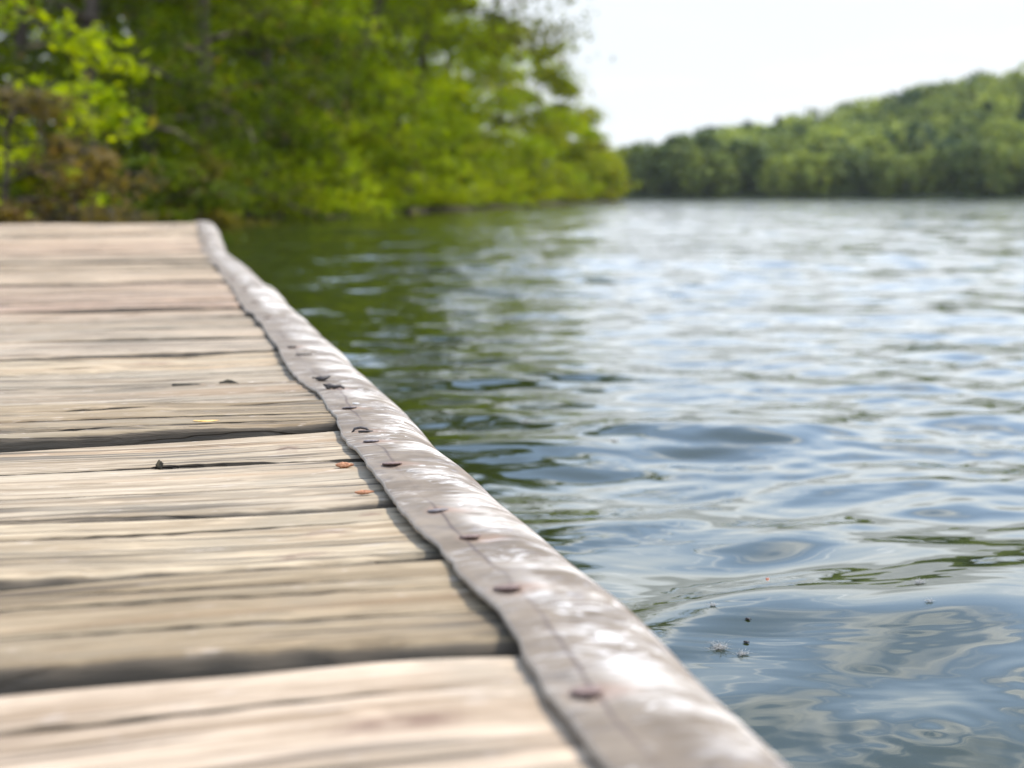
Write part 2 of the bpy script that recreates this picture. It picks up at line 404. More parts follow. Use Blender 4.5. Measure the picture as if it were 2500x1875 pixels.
plank((2.424, 2.460), (2.590, 2.590), z=0.001, color=(0.43, 0.36, 0.29), seed=14)
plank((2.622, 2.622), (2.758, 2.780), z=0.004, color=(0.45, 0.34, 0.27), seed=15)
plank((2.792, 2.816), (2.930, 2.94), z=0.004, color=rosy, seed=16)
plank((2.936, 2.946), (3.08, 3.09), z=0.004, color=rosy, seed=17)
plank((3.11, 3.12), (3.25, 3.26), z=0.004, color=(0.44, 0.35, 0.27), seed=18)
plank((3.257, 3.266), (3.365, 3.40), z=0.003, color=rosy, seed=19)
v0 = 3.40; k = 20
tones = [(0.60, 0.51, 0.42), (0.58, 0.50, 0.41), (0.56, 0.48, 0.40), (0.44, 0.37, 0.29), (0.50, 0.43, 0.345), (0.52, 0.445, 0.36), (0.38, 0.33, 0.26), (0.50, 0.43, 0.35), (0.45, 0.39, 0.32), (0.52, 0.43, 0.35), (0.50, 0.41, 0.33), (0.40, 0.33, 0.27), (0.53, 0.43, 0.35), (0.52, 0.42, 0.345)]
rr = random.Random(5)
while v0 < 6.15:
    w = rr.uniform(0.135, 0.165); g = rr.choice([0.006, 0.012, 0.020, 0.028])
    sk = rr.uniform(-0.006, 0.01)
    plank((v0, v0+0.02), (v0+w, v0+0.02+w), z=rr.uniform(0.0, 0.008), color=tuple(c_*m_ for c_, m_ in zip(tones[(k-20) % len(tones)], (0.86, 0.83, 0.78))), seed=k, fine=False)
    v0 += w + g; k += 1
V_END = v0

# rim beam and posts under the deck
def box(verts, faces, x0, x1, y0, y1, z0, z1):
    b = len(verts)
    verts += [(x0, y0, z0), (x1, y0, z0), (x1, y1, z0), (x0, y1, z0), (x0, y0, z1), (x1, y0, z1), (x1, y1, z1), (x0, y1, z1)]
    faces += [[b+i for i in q] for q in ((3, 2, 1, 0), (4, 5, 6, 7), (0, 1, 5, 4), (1, 2, 6, 5), (2, 3, 7, 6), (3, 0, 4, 7))]
for x0, x1 in ((-0.010, 0.036), (-1.6, -1.55), (-0.8, -0.75)):
    vv, ff = [], []; box(vv, ff, x0, x1, -0.6, 5.4, -0.21, -0.047)
    mesh_obj('beam', vv, ff, M_wood, pier, False, {'knot': [0]*8, 'darken': [0.3]*8, 'crack': [0]*8}, (0.25, 0.21, 0.16))

# edging strip: (v, inner edge u) and (v, outer shoulder u) measured along the pier
inner = [(0.35, 0.002), (0.476, -0.0003), (0.4946, -0.0012), (0.5261, -0.0003), (0.5532, -0.0008), (0.5797, 0.0017), (0.612, 0.0036), (0.6417, 0.0059), (0.6662, 0.0048), (0.6927, 0.0018), (0.7205, 0.0011), (0.7623, 0.0028), (0.7912, 0.0035), (0.843, -0.0021), (0.8888, -0.0033), (0.9292, -0.0025), (0.9791, -0.0016), (1.028, -0.0033), (1.0697, -0.0016), (1.1049, -0.0014), (1.1505, -0.0041), (1.2178, -0.0011), (1.2663, 0.0028), (1.3114, 0.001), (1.3696, 0.0035), (1.4336, 0.0046), (1.4676, 0.0), (1.5302, -0.0044), (1.6225, -0.007), (1.7562, -0.0041), (1.8816, 0.0005), (2.0218, -0.0007), (2.1829, 0.0027), (2.2633, -0.0002), (2.4103, 0.0032), (2.4597, -0.0039), (2.6203, -0.0063), (2.86, -0.0031), (3.2055, 0.0039), (3.3972, -0.0023), (3.7077, 0.0004), (4.0312, 0.0091), (4.3382, -0.0015), (4.9279, -0.005), (5.4, 0.0), (5.8, 0.004), (6.3, 0.0)]
outer = [(0.35, 0.074), (0.504, 0.0750), (0.566, 0.077), (0.63, 0.079), (0.703, 0.080), (0.79, 0.080), (0.834, 0.079), (0.889, 0.077), (0.945, 0.076), (1.073, 0.076), (1.204, 0.075), (1.282, 0.078), (1.363, 0.081), (1.453, 0.082), (1.565, 0.082), (1.675, 0.081), (1.774, 0.082), (1.9, 0.087), (2.034, 0.087), (2.215, 0.087), (2.43, 0.091), (2.691, 0.087), (2.881, 0.094), (3.152, 0.101), (3.379, 0.093), (3.712, 0.095), (4.103, 0.100), (4.531, 0.100), (5.13, 0.092), (5.7, 0.088), (6.3, 0.075)]
slit = [(0.47, 0.0126), (0.553, 0.015), (0.588, 0.0175), (0.6364, 0.0201), (0.6942, 0.0188), (0.7423, 0.0186), (0.8406, 0.0164), (0.8886, 0.0143), (0.9207, 0.0139), (0.978, 0.0139), (1.0232, 0.0126), (1.0672, 0.0155), (1.0931, 0.0157), (1.114, 0.0135), (1.1353, 0.0127), (1.1951, 0.0147), (1.2436, 0.0188), (1.279, 0.0184), (1.31, 0.018), (1.3617, 0.0218), (1.4183, 0.0236), (1.6338, 0.0105), (1.8044, 0.0162), (2.2, 0.014)]
NAILS = [  # u, v, kind
    (0.011, 0.540, 'rust'), (0.014, 0.682, 'rust'), (0.021, 0.800, 'rust'), (0.015, 0.865, 'dark'), (0.011, 1.017, 'red'), (0.012, 1.127, 'grey'), (0.011, 1.180, 'loop'),
    (0.017, 1.298, 'grey'), (0.019, 1.433, 'bent'), (0.015, 1.508, 'hole'), (0.020, 1.757, 'slot'), (0.014, 1.841, 'dark'), (0.018, 2.310, 'red'), (0.018, 2.987, 'rust'), (0.016, 2.62, 'rust'), (0.017, 3.45, 'rust')]
def cubic(pts, x):
    a = np.array(pts); xs = a[:, 0]; ys = a[:, 1]
    y = np.interp(x, xs, ys); h = 0.012                       # lightly rounded polyline
    return (np.interp(x-h, xs, ys) + np.interp(x+h, xs, ys) + 2*y)/4
lift_n = smooth_noise(91, 3.2, 0.0012)
def strip_z(v): return 0.0088 + lift_n(v)*sstep(0.3, 0.6, v) + deck_rise(np.asarray(v)-0.02)
sv = np.concatenate([np.arange(-0.6, 0.44, 0.02), np.arange(0.44, 1.9, 0.0035), np.arange(1.9, 6.24, 0.012)])
ui = cubic(inner, sv) - 0.002 + smooth_noise(12, 30, 0.00035)(sv); uo = cubic(outer, sv) - 0.0055
zt = strip_z(sv)
RB = 0.050; TK = 0.0038
knee = uo - RB*0.669
prof = []
nfl = 34
# inner lip, rounded
prof.append((ui + 0.012, zt - TK)); prof.append((ui + 0.0012, zt - TK)); prof.append((ui + 0.0002, zt - TK*0.8)); prof.append((ui, zt - TK*0.45)); prof.append((ui + 0.0004, zt - TK*0.13)); prof.append((ui + 0.0015, zt))
wav = smooth_noise(8, 7, 0.0008)
for j in range(1, nfl+1):
    f = j/nfl
    prof.append((ui + 0.0015 + (knee - ui - 0.0015)*f, zt + 0.0008*math.sin(math.pi*f)*np.ones_like(zt) + 0.6*wav(sv + f*0.11)*math.sin(math.pi*f)))
for a in range(4, 93, 4):
    prof.append((knee + RB*math.sin(R(a)), zt - RB*(1-math.cos(R(a)))))
prof.append((knee + RB*0.96, zt - 0.068)); prof.append((knee + RB*0.7, zt - 0.080)); prof.append((knee + 0.008, zt - 0.085)); prof.append((ui*0 + 0.040, zt - 0.080)); prof.append((ui*0 + 0.0395 + 0.0*ui, zt - 0.05)); prof.append((np.maximum(ui + 0.016, np.minimum(knee-0.002, 0.040+0*ui)), zt - TK*1.2))
PU = np.stack([np.broadcast_to(p[0], sv.shape) for p in prof], 1); PZ = np.stack([np.broadcast_to(p[1], sv.shape) for p in prof], 1)
PV = np.repeat(sv[:, None], PU.shape[1], 1)
su = np.interp(sv, [p[0] for p in slit], [p[1] for p in slit])[:, None] + smooth_noise(66, 16, 0.0005)(PV)
topm = (PZ > (zt[:, None] - 0.002))
sl = (1 - sstep(0.0003, 0.0013, np.abs(PU - su)))*topm*sstep(0.45, 0.5, PV)*(1-sstep(2.0, 2.2, PV))
sl = sl*np.clip(0.75 + smooth_noise(4, 2.4, 0.5)(PV), 0.15, 1)
rust = np.zeros_like(PU)
for (nu_, nv_, kd) in NAILS:
    if kd in ('hole', 'slot'): continue
    du = PU - nu_; du = np.where(du > 0, du*0.45, du*1.2)
    rust = np.maximum(rust, (1 - sstep(0.35, 1.0, np.sqrt(du**2 + (PV-nv_)**2)/0.013))*topm*0.55)
lip = ((PU - ui[:, None]) < 0.0012)*1.0*(PU < knee[:, None])
f = grid_faces(len(sv), PU.shape[1], True)[:, ::-1].tolist()
n_ = PU.shape[1]; f.append(list(range(n_))); f.append(list(range((len(sv)-1)*n_, len(sv)*n_))[::-1])
strip = mesh_obj('edging_strip', np.stack([PU, PV, PZ], -1).reshape(-1, 3), f, M_strip, pier, True, {'slit': sl, 'rust': rust, 'lip': lip})
strip['label'] = 'pale grey scuffed edging strip with wavy lip nailed along the pier'

def lathe(verts, faces, prof, n=20, tilt=(0, 0), at=(0, 0, 0), squash=1.0):
    b = len(verts); tx, ty = tilt
    for (r, z) in prof:
        for k in range(n):
            a = 2*math.pi*k/n
            x = r*math.cos(a)*squash; y = r*math.sin(a)*(1 + 0.06*math.sin(3*a))
            verts.append((at[0]+x, at[1]+y, at[2] + z + x*tx + y*ty))
    m = len(prof)
    for i in range(m-1):
        for k in range(n):
            faces.append([b+i*n+k, b+i*n+(k+1) % n, b+(i+1)*n+(k+1) % n, b+(i+1)*n+k])
    faces.append([b+(m-1)*n+k for k in range(n)]); faces.append([b+k for k in range(n)][::-1])
def tube(verts, faces, pts, rad, n=8):
    b = len(verts); pts = [Vector(p) for p in pts]
    if not isinstance(rad, (list, tuple, np.ndarray)): rad = [rad]*len(pts)
    for i, p in enumerate(pts):
        d = (pts[min(i+1, len(pts)-1)] - pts[max(i-1, 0)]).normalized()
        a = d.orthogonal().normalized(); c = d.cross(a)
        for k in range(n):
            w = 2*math.pi*k/n; q = p + (a*math.cos(w) + c*math.sin(w))*rad[i]
            verts.append(tuple(q))
    for i in range(len(pts)-1):
        for k in range(n):
            faces.append([b+i*n+k, b+i*n+(k+1) % n, b+(i+1)*n+(k+1) % n, b+(i+1)*n+k])
    faces.append([b+k for k in range(n)][::-1]); faces.append([b+(len(pts)-1)*n+k for k in range(n)])
nr = random.Random(3)
for i, (nu_, nv_, kd) in enumerate(NAILS):
    z = float(strip_z(nv_)) + 0.0014; vv, ff = [], []
    mat = {'rust': M_rust, 'red': M_rust, 'grey': M_grey_iron, 'dark': M_grey_iron}.get(kd, M_black_iron)
    if kd in ('rust', 'red', 'grey', 'dark'):
        r = 0.0067 + nr.uniform(-0.0006, 0.0006)
        lathe(vv, ff, [(0.0016, -0.012), (0.0016, -0.0004), (r*0.95, -0.0005), (r, 0.0001), (r*0.97, 0.0006), (r*0.6, 0.0008), (r*0.2, 0.0008)], 24, (nr.uniform(-0.05, 0.06), nr.uniform(-0.19, -0.12)), (nu_, nv_, z), 1.0)
    elif kd == 'loop':
        tube(vv, ff, [(nu_-0.008, nv_-0.003, z-0.002), (nu_-0.005, nv_, z+0.0015), (nu_, nv_+0.001, z+0.0022), (nu_+0.005, nv_, z+0.0012), (nu_+0.009, nv_-0.003, z-0.001), (nu_+0.004, nv_-0.008, z+0.0002), (nu_-0.003, nv_-0.007, z)], 0.0011)
    elif kd == 'bent':
        tube(vv, ff, [(nu_-0.002, nv_, z-0.004), (nu_-0.006, nv_, z+0.001), (nu_-0.009, nv_, z+0.004), (nu_-0.005, nv_+0.001, z+0.0035), (nu_, nv_, z+0.0015), (nu_+0.006, nv_-0.001, z+0.0025), (nu_+0.010, nv_-0.002, z+0.0005)], [0.0014, 0.0018, 0.0026, 0.002, 0.0022, 0.0016, 0.0012])
    elif kd == 'hole':
        tube(vv, ff, [(nu_-0.009, nv_+0.006, z+0.002), (nu_-0.004, nv_+0.001, z+0.0015), (nu_, nv_, z+0.001), (nu_+0.005, nv_+0.003, z+0.002), (nu_+0.009, nv_+0.006, z+0.003)], [0.0010, 0.0022, 0.0030, 0.0022, 0.0012])
    else:
        tube(vv, ff, [(nu_-0.010, nv_, z), (nu_-0.004, nv_-0.001, z+0.0004), (nu_+0.004, nv_, z+0.0003), (nu_+0.010, nv_+0.001, z)], [0.0005, 0.0011, 0.0011, 0.0005])
    o = mesh_obj('nail', vv, ff, mat, strip, True)
    if kd == 'red': o['label'] = 'reddish rusty nail head'
    if kd in ('loop', 'bent', 'hole'): o['label'] = 'bent blackened nail sticking up'

# ------------------------------------------------------------------ small litter on the deck
def on_deck(u, v, z=0.0):
    x, y = pier_to_world(u, v); return (x, y, DECK + z)
def blob(name, loc, rz, size, mat, seed, label, cat, ribs=0, group=None, rough=0.15):
    """an irregular flattened pod"""
    r = np.random.default_rng(seed); nu, nv = 15, 14
    s = np.linspace(0, 1, nu); a = np.linspace(0, 2*np.pi, nv, endpoint=False)
    rad = np.sin(np.pi*np.clip(s, 0.02, 0.98))**0.6*(1-0.35*s)
    X = (s[:, None]-0.5)*np.ones(nv)*size[0]
    wob = 1 + rough*np.sin(3*a + r.uniform(0, 6))[None]*np.sin(5*s + r.uniform(0, 6))[:, None]
    if ribs: wob = wob + 0.10*np.sin(ribs*a)[None] + 0.08*np.sin(22*s)[:, None]
    Y = rad[:, None]*np.cos(a)[None]*wob*size[1]/2; Z = rad[:, None]*np.sin(a)[None]*wob*size[2]/2 + size[2]*0.42 + 0.12*size[0]*(s[:, None]-0.5)**2
    f = grid_faces(nu, nv, True)[:, ::-1].tolist() + [list(range(nv))] + [list(range((nu-1)*nv, nu*nv))[::-1]]
    o = mesh_obj(name, np.stack([X, Y, Z], -1).reshape(-1, 3), f, mat, None, True)
    o.location = loc; o.rotation_euler = (0, 0, rz)
    return tag(o, label, cat, group)
blob('bud_husk', on_deck(-0.017, 1.062, 0.001), 0.10, (0.0135, 0.008, 0.0050), M_husk, 1, 'larger ribbed russet bud husk lying on the broad pale plank', 'husk', 7)
blob('bud_husk', on_deck(-0.016, 0.965, 0.001), 0.25, (0.0130, 0.006, 0.0036), M_husk, 2, 'slimmer brown bud husk on the cream plank edge, nearer the viewer', 'husk', 5)
blob('wood_sliver', on_deck(-0.110, 1.266, 0.0075), 0.15, (0.022, 0.007, 0.0016), M_yellow, 3, 'orange yellow sliver lying on the finely split grey plank', 'wood chip', 0)
blob('twig_stub', on_deck(-0.149, 1.1045, -0.002), 1.2, (0.009, 0.004, 0.008), M_dark, 4, 'dark stub of twig wedged in the long plank crack', 'twig', 3, None, 0.4)
blob('dry_leaf', on_deck(-0.0015-0.01, 1.50, 0.002), -0.5, (0.012, 0.006, 0.002), M_red, 5, 'reddish dry leaf scrap beside the wavy strip edge', 'leaf scrap')
blob('bark_crumb', on_deck(-0.122, 1.549, 0.0005), 0.1, (0.030, 0.009, 0.0055), M_dark, 6, 'longer dark bark crumb caught in the plank joint', 'bark crumb', 5, 'crumbs in the plank joint', 0.4)
blob('bark_crumb', on_deck(-0.078, 1.547, 0.0005), -0.2, (0.022, 0.011, 0.0075), M_dark, 7, 'short black bark crumb in the plank joint, nearer the strip', 'bark crumb', 5, 'crumbs in the plank joint', 0.4)
blob('leaf_scrap', on_deck(-0.10, 1.552, 0.0005), 0.2, (0.030, 0.010, 0.003), M_husk, 8, 'russet leaf scrap between two dark crumbs in the joint', 'leaf scrap', 0, None, 0.4)
blob('pale_chip', on_deck(-0.045, 1.549, 0.001), 0.1, (0.028, 0.012, 0.004), M_pale, 9, 'pale wood chip in the plank joint beside the strip', 'wood chip', 0, None, 0.4)
blob('paint_flake', on_deck(0.0235, 1.303, float(strip_z(1.30))+0.0032), 0.3, (0.0070, 0.005, 0.0022), M_fluff, 10, 'white flake lying on a grey nail head on the strip', 'flake')

# ------------------------------------------------------------------ the lake
CALM = lambda d: 0.18 + 0.82*sstep(1.15, 2.3, d)          # the pier shelters the water beside it
def water_height(x, y, dist):
    r = np.random.default_rng(21); h = np.zeros_like(x)
    N = 100
    lam = np.exp(r.uniform(math.log(0.05), math.log(2.2), N))
    ang = np.where(r.uniform(0, 1, N) < 0.72, r.normal(R(-82), R(24), N), r.uniform(0, 6.28, N))
    ph = r.uniform(0, 6.28, N)
    gust = 1 + 0.35*np.sin(0.9*x + 0.5*y + 1) * np.sin(0.31*y - 0.6*x + 2)
    wx = 0.10*np.sin(1.7*y + 0.8*x) + 0.05*np.sin(3.1*x - 1.3*y)      # slight meander so crests never line up
    wy = 0.10*np.sin(1.3*x + 0.4*y + 1) + 0.05*np.sin(2.9*x + 2.0*y)
    for k in range(N):
        slope = (0.0185 if lam[k] < 0.55 else 0.006) if lam[k] > 0.15 else 0.0150*CALM(dist)
        kk = 6.2832/lam[k]
        damp = 1 - sstep(0.25, 0.55, SPC(dist)/lam[k])
        h += damp*slope/kk*np.sin(kk*((x+wx)*math.cos(ang[k]) + (y+wy)*math.sin(ang[k])) + ph[k])
    h *= gust
    for (cx, cy, a, l, d) in ((0.107, 1.257, 0.00014, 0.009, 0.020), (0.40, 1.04, 0.0003, 0.030, 0.06), (0.20, 1.58, 0.0003, 0.033, 0.065), (0.29, 0.945, 0.00025, 0.026, 0.05)):
        q = np.hypot(x-cx, y-cy); h += a*np.exp(-q/d)*np.cos(6.2832*q/l)
    return h
NR = 1500; NA = 760
rad = 0.40*np.exp(np.linspace(0, math.log(900/0.40), NR))
SPC = lambda d: d*math.log(900/0.40)/NR*1.0
# finer within the view, coarser around the back; one continuous disc
aa = np.concatenate([np.linspace(-180, -40, 90, endpoint=False), np.linspace(-40, 40, NA, endpoint=False), np.linspace(40, 180, 90, endpoint=False)])
AA, RR = np.meshgrid(np.radians(aa), rad, indexing='ij')
WX = RR*np.sin(AA); WY = RR*np.cos(AA)
WZ = water_height(WX, WY, RR)
wverts = np.stack([WX, WY, WZ], -1).reshape(-1, 3)
na = len(aa)
I, J = np.meshgrid(np.arange(na), np.arange(NR-1), indexing='ij')
I2 = (I+1) % na
wf = np.stack([I*NR+J, I*NR+J+1, I2*NR+J+1, I2*NR+J], -1).reshape(-1, 4)[:, ::-1]
water = mesh_obj('lake_water', wverts, wf.copy(), M_water)
tag(water, kind='structure')

def wz(x, y):
    q = np.array([math.hypot(x, y)]); return float(water_height(np.array([x]), np.array([y]), q)[0])
def fluff(x, y, rad, n, seed, label):
    r = random.Random(seed); vv, ff = [], []
    for k in range(n*3):
        d = Vector((r.gauss(0, 1), r.gauss(0, 1), abs(r.gauss(0, 0.4)))).normalized()*rad*r.uniform(0.15, 1.0)
        o = Vector((r.gauss(0, rad*0.35), r.gauss(0, rad*0.35), 0.0006))
        tube(vv, ff, [o, o + d*0.5 + Vector((0, 0, rad*0.1)), o + d], [0.00013, 0.0001, 0.00005], 3)
    o = mesh_obj('seed_fluff', vv, ff, M_fluff, None, True); o.location = (x, y, wz(x, y))
    return tag(o, label, 'seed fluff', 'fluffy seeds floating on the lake')
fluff(0.1689, 1.1227, 0.0085, 46, 1, 'largest white seed fluff tuft, floating beside the pier strip')
fluff(0.1858, 1.1084, 0.0059, 24, 2, 'wispy seed fluff trailing just right of the largest tuft')
fluff(0.1773, 1.2205, 0.0046, 18, 3, 'faint seed fluff on the sky reflection near the dark reflection edge')
fluff(0.3749, 1.2753, 0.0065, 34, 4, 'cream seed fluff on a white streak of water, far right')
fluff(0.3638, 1.2049, 0.0039, 16, 5, 'tiny white seed floating below the cream fluff')
fluff(0.0209, 2.2344, 0.0104, 30, 6, 'blurred white seed tuft on green water above the strip bulge')
fluff(0.1519, 2.0831, 0.0078, 24, 7, 'blurred pale seed on a grey wave right of the strip')
fluff(-0.2621, 4.6592, 0.0183, 30, 8, 'out of focus pale seed spot far out on the green water')
fluff(-0.4623, 4.5744, 0.0143, 24, 9, 'out of focus seed spot on green water nearest the strip')
blob('red_husk', (0.2523, 1.3672, wz(0.2523, 1.3672)-0.001), 0.4, (0.0042, 0.0026, 0.0022), M_red, 12, 'small red husk floating on the grey blue water', 'husk')
def bug(x, y, rz, label):
    vv, ff = [], []
    lathe(vv, ff, [(0.0003, -0.0010), (0.0016, -0.0006), (0.0020, 0.0003), (0.0014, 0.0012), (0.0003, 0.0016)], 10)
    vv = [(p[0]*1.3, p[1]*0.6, p[2]*0.7+0.0008) for p in vv]
    for s in (-1, 1):
        for k in (-1, 0, 1): tube(vv, ff, [(k*0.0010, 0, 0.0010), (k*0.0016, s*0.0013, 0.0015), (k*0.0022, s*0.0027, 0.0002)], 0.00015, 4)
    o = mesh_obj('water_bug', vv, ff, M_black_iron, None, True); o.location = (x, y, wz(x, y)); o.rotation_euler = (0, 0, rz)
    return tag(o, label, 'insect', 'small insects on the water')
bug(0.2021, 1.1827, -0.6, 'tiny black insect on the white streak beside the pier')
bug(0.1930, 1.1345, -0.4, 'tiny black insect just right of the largest seed fluff')

# ------------------------------------------------------------------ land
SHORE = np.array([(-40, 3.0), (-12, 5.0), (-5, 5.9), (-1.75, 6.25), (-1.85, 7.5), (-2.6, 9.5), (-3.65, 13.7), (-4.8, 19.5), (-4.7, 22.8), (-3.9, 26), (-2.2, 33.2), (-0.65, 44.3), (1.3, 58.7), (3.65, 77), (6.2, 94.5), (8.0, 104.3), (8.5, 109.5), (6.5, 115), (-10, 119), (-60, 121)], float)
HAZE = 0.00012
KS = 0.652                        # the near bank is this much closer and smaller than first surveyed
def seg_dist(px, py, poly):
    best = np.full(px.shape, 1e9)
    for (x0, y0), (x1, y1) in zip(poly[:-1], poly[1:]):
        ddx, ddy = x1-x0, y1-y0; L2 = ddx*ddx+ddy*ddy
        t = np.clip(((px-x0)*ddx + (py-y0)*ddy)/L2, 0, 1)
        best = np.minimum(best, np.hypot(px-(x0+t*ddx), py-(y0+t*ddy)))
    ins = np.zeros(px.shape, bool); ring = np.vstack([poly, [(-300, 121), (-300, 3)]])
    for (x0, y0), (x1, y1) in zip(ring, np.roll(ring, -1, 0)):
        if y0 == y1: continue
        ins ^= ((y0 > py) != (y1 > py)) & (px < (x1-x0)*(py-y0)/(y1-y0) + x0)
    return np.where(ins, best, -best)
def land_z(px, py):
    d = seg_dist(px, py, SHORE)
    z = np.where(d < 0, np.maximum(d*0.5, -1.5), 0.15*sstep(0, 0.5, d) + 0.18*sstep(0.4, 4, d) + 3.3*sstep(3, 33, d))
    return z + 0.06*np.sin(px*1.3+1)*np.sin(py*0.9)*sstep(0, 1.5, d)
gx = np.concatenate([np.arange(-60, -9, 1.5), np.arange(-9, 12, 0.35)]); gy = np.concatenate([np.arange(1, 40, 0.35), np.arange(40, 135, 1.5)])
GX, GY = np.meshgrid(gx, gy, indexing='ij')
tag(mesh_obj('bank_ground', np.stack([GX, GY, land_z(GX, GY)], -1).reshape(-1, 3), grid_faces(len(gx), len(gy)), M_soil), kind='structure')

def far_shore(x): return 192 - 0.10*x + 3*np.sin(x*0.06)
CRX = [-90, -20, 14, 21, 36, 52, 59, 70, 87, 97, 122, 166, 240]
CRZ = [0.3, 0.3, 0.4, 0.8, 4.4, 5.4, 7.3, 10.0, 13.5, 15.8, 18.5, 20, 19]
def hill_z(x, y):
    s = (y - far_shore(x))
    return np.where(s < 0, np.maximum(s*0.3, -1.5), 0.8*sstep(0, 4, s) + np.interp(x, CRX, CRZ)*sstep(2, 82, s) - 6*sstep(110, 260, s))
hx = np.arange(-90, 245, 3.0); hy = np.arange(150, 480, 3.0)
HX, HY = np.meshgrid(hx, hy, indexing='ij')
tag(mesh_obj('hill', np.stack([HX, HY, hill_z(HX, HY)], -1).reshape(-1, 3), grid_faces(len(hx), len(hy)), M_hill), kind='structure')

# ------------------------------------------------------------------ trees
def leaf_quads(centres, size, rng, flat=0.35, jitter=0.4):
    """one folded, pointed leaf spray per centre: a diamond of two triangles"""
    n = len(centres)
    a = rng.normal(0, 1, (n, 3)); a[:, 2] *= 0.6; a /= np.linalg.norm(a, axis=1)[:, None]
    b = rng.normal(0, 1, (n, 3)); b[:, 2] *= flat; b -= a*(a*b).sum(1)[:, None]; b /= np.linalg.norm(b, axis=1)[:, None]
    s = size*rng.uniform(1-jitter, 1+jitter, n)[:, None]
    v = np.stack([centres - a*s*0.6, centres + b*s*0.38 + a*s*0.05, centres + a*s*0.6, centres - b*s*0.38 + a*s*0.05], 1)
    f = np.arange(n*4).reshape(n, 4)
    return v.reshape(-1, 3), f
def make_tree(name, x, y, h, spread, label, cat='tree', color=(0.075, 0.10, 0.010), seed=0, leaves=9000, leaf=0.13, low=0.05, lean=(0, 0),
              droop=0.35, trunk_r=None, group='trees on the near left bank', nlimb=16, sparse=1.0, z=None, mat=None, sig=0.26):
    rng = np.random.default_rng(seed+100)
    z0 = float(land_z(np.array([x]), np.array([y]))[0]) - 0.05 if z is None else z
    root = tag(empty(name, (x, y, z0)), label, cat, group)
    tr = trunk_r or h*0.018
    vv, ff = [], []
    npt = 9; tp = []
    px = rng.normal(0, 0.02, 2)
    for k in range(npt):
        t = k/(npt-1)
        tp.append(Vector((lean[0]*t**1.4*h + 0.03*h*math.sin(3*t + px[0]*40), lean[1]*t**1.4*h + 0.03*h*math.sin(2.6*t + px[1]*60), h*0.93*t)))
    tube(vv, ff, tp, [tr*(1.25 if k == 0 else 1)*(1-0.85*k/(npt-1)) for k in range(npt)], 8)
    pts = []; wts = []
    for i in range(nlimb):
        t = low + (0.96-low)*(i+rng.uniform(0, 0.9))/nlimb
        kf = t*(npt-1); k0 = min(int(kf), npt-2); base = tp[k0].lerp(tp[k0+1], kf-k0)
        az = i*2.399 + rng.uniform(-0.5, 0.5)
        prof_ = (math.sin(math.pi*min(1, (t*0.86+0.16)))**0.7)
        L = spread*prof_*rng.uniform(0.7, 1.12)
        up = rng.uniform(0.15, 0.75)*(0.4+t)
        lp = []; n = 6
        for k in range(n+1):
            q = k/n
            lp.append(base + Vector((math.cos(az)*L*q, math.sin(az)*L*q, L*(up*q - droop*1.7*q*q))) + Vector(rng.normal(0, 0.03*L*q, 3)))
        for p in lp: p.z = max(p.z, 0.12)
        tube(vv, ff, lp, [tr*0.42*(1-t*0.5)*(1-0.85*k/n) + 0.004 for k in range(n+1)], 5)
        # side shoots
        for s_ in range(5):
            q = rng.uniform(0.25, 1.0); kf = q*n; k0 = min(int(kf), n-1); b0 = lp[k0].lerp(lp[k0+1], kf-k0)
            d = Vector((math.cos(az+rng.choice([-1, 1])*rng.uniform(0.5, 1.3)), math.sin(az+rng.choice([-1, 1])*rng.uniform(0.5, 1.3)), rng.uniform(-0.5, 0.6)))
            LL = L*rng.uniform(0.25, 0.45)
            sp = [b0, b0 + d*LL*0.5 + Vector((0, 0, 0.04*LL)), b0 + d*LL - Vector((0, 0, droop*0.5*LL))]
            for p in sp: p.z = max(p.z, 0.12)
            tube(vv, ff, sp, [tr*0.12+0.003, tr*0.08+0.002, 0.002], 4)
            for w in np.linspace(0.25, 1.0, 5):
                p = sp[0].lerp(sp[1], min(1, w*2)) if w < 0.5 else sp[1].lerp(sp[2], w*2-1)
                pts.append(tuple(p)); wts.append(1.0)
        for w in np.linspace(0.35, 1.0, 5):
            kf = w*n; k0 = min(int(kf), n-1); pts.append(tuple(lp[k0].lerp(lp[k0+1], kf-k0))); wts.append(1.0)
    pts.append(tuple(tp[-1])); wts.append(2.0)
    mesh_obj('trunk', vv, ff, M_bark, root, True)
    pts = np.array(pts); wts = np.array(wts)*rng.uniform(0.15, 1.9, len(pts)); wts /= wts.sum()
    idx = rng.choice(len(pts), int(leaves*sparse), p=wts)
    sg = sig*(spread/3.0)**0.6
    c = pts[idx] + rng.normal(0, 1, (len(idx), 3))*np.array([sg, sg, sg*0.55])
    c = c[c[:, 2] > 0.05]
    lv, lf = leaf_quads(c, leaf, rng)
    mesh_obj('crown', lv, lf, mat or M_leaf, root, False, None, color)
    return root
FV = FPX/1.13021
def at(xv, D): return ((xv-1106.0)/FV*D, D)

bright = (0.152, 0.215, 0.003); mid = (0.118, 0.168, 0.003); deep = (0.052, 0.080, 0.003); soft = (0.145, 0.182, 0.016)
def T(xv, D, h, sp, label, **k):
    x, y = at(xv, D*KS); k['leaf'] = k.get('leaf', 0.13)*KS; k['sig'] = k.get('sig', 0.26)*0.84; k['trunk_r'] = k.get('trunk_r', h*0.018)*KS
    return make_tree('broadleaf_tree', x, y, h*KS, sp*KS, label, **k)
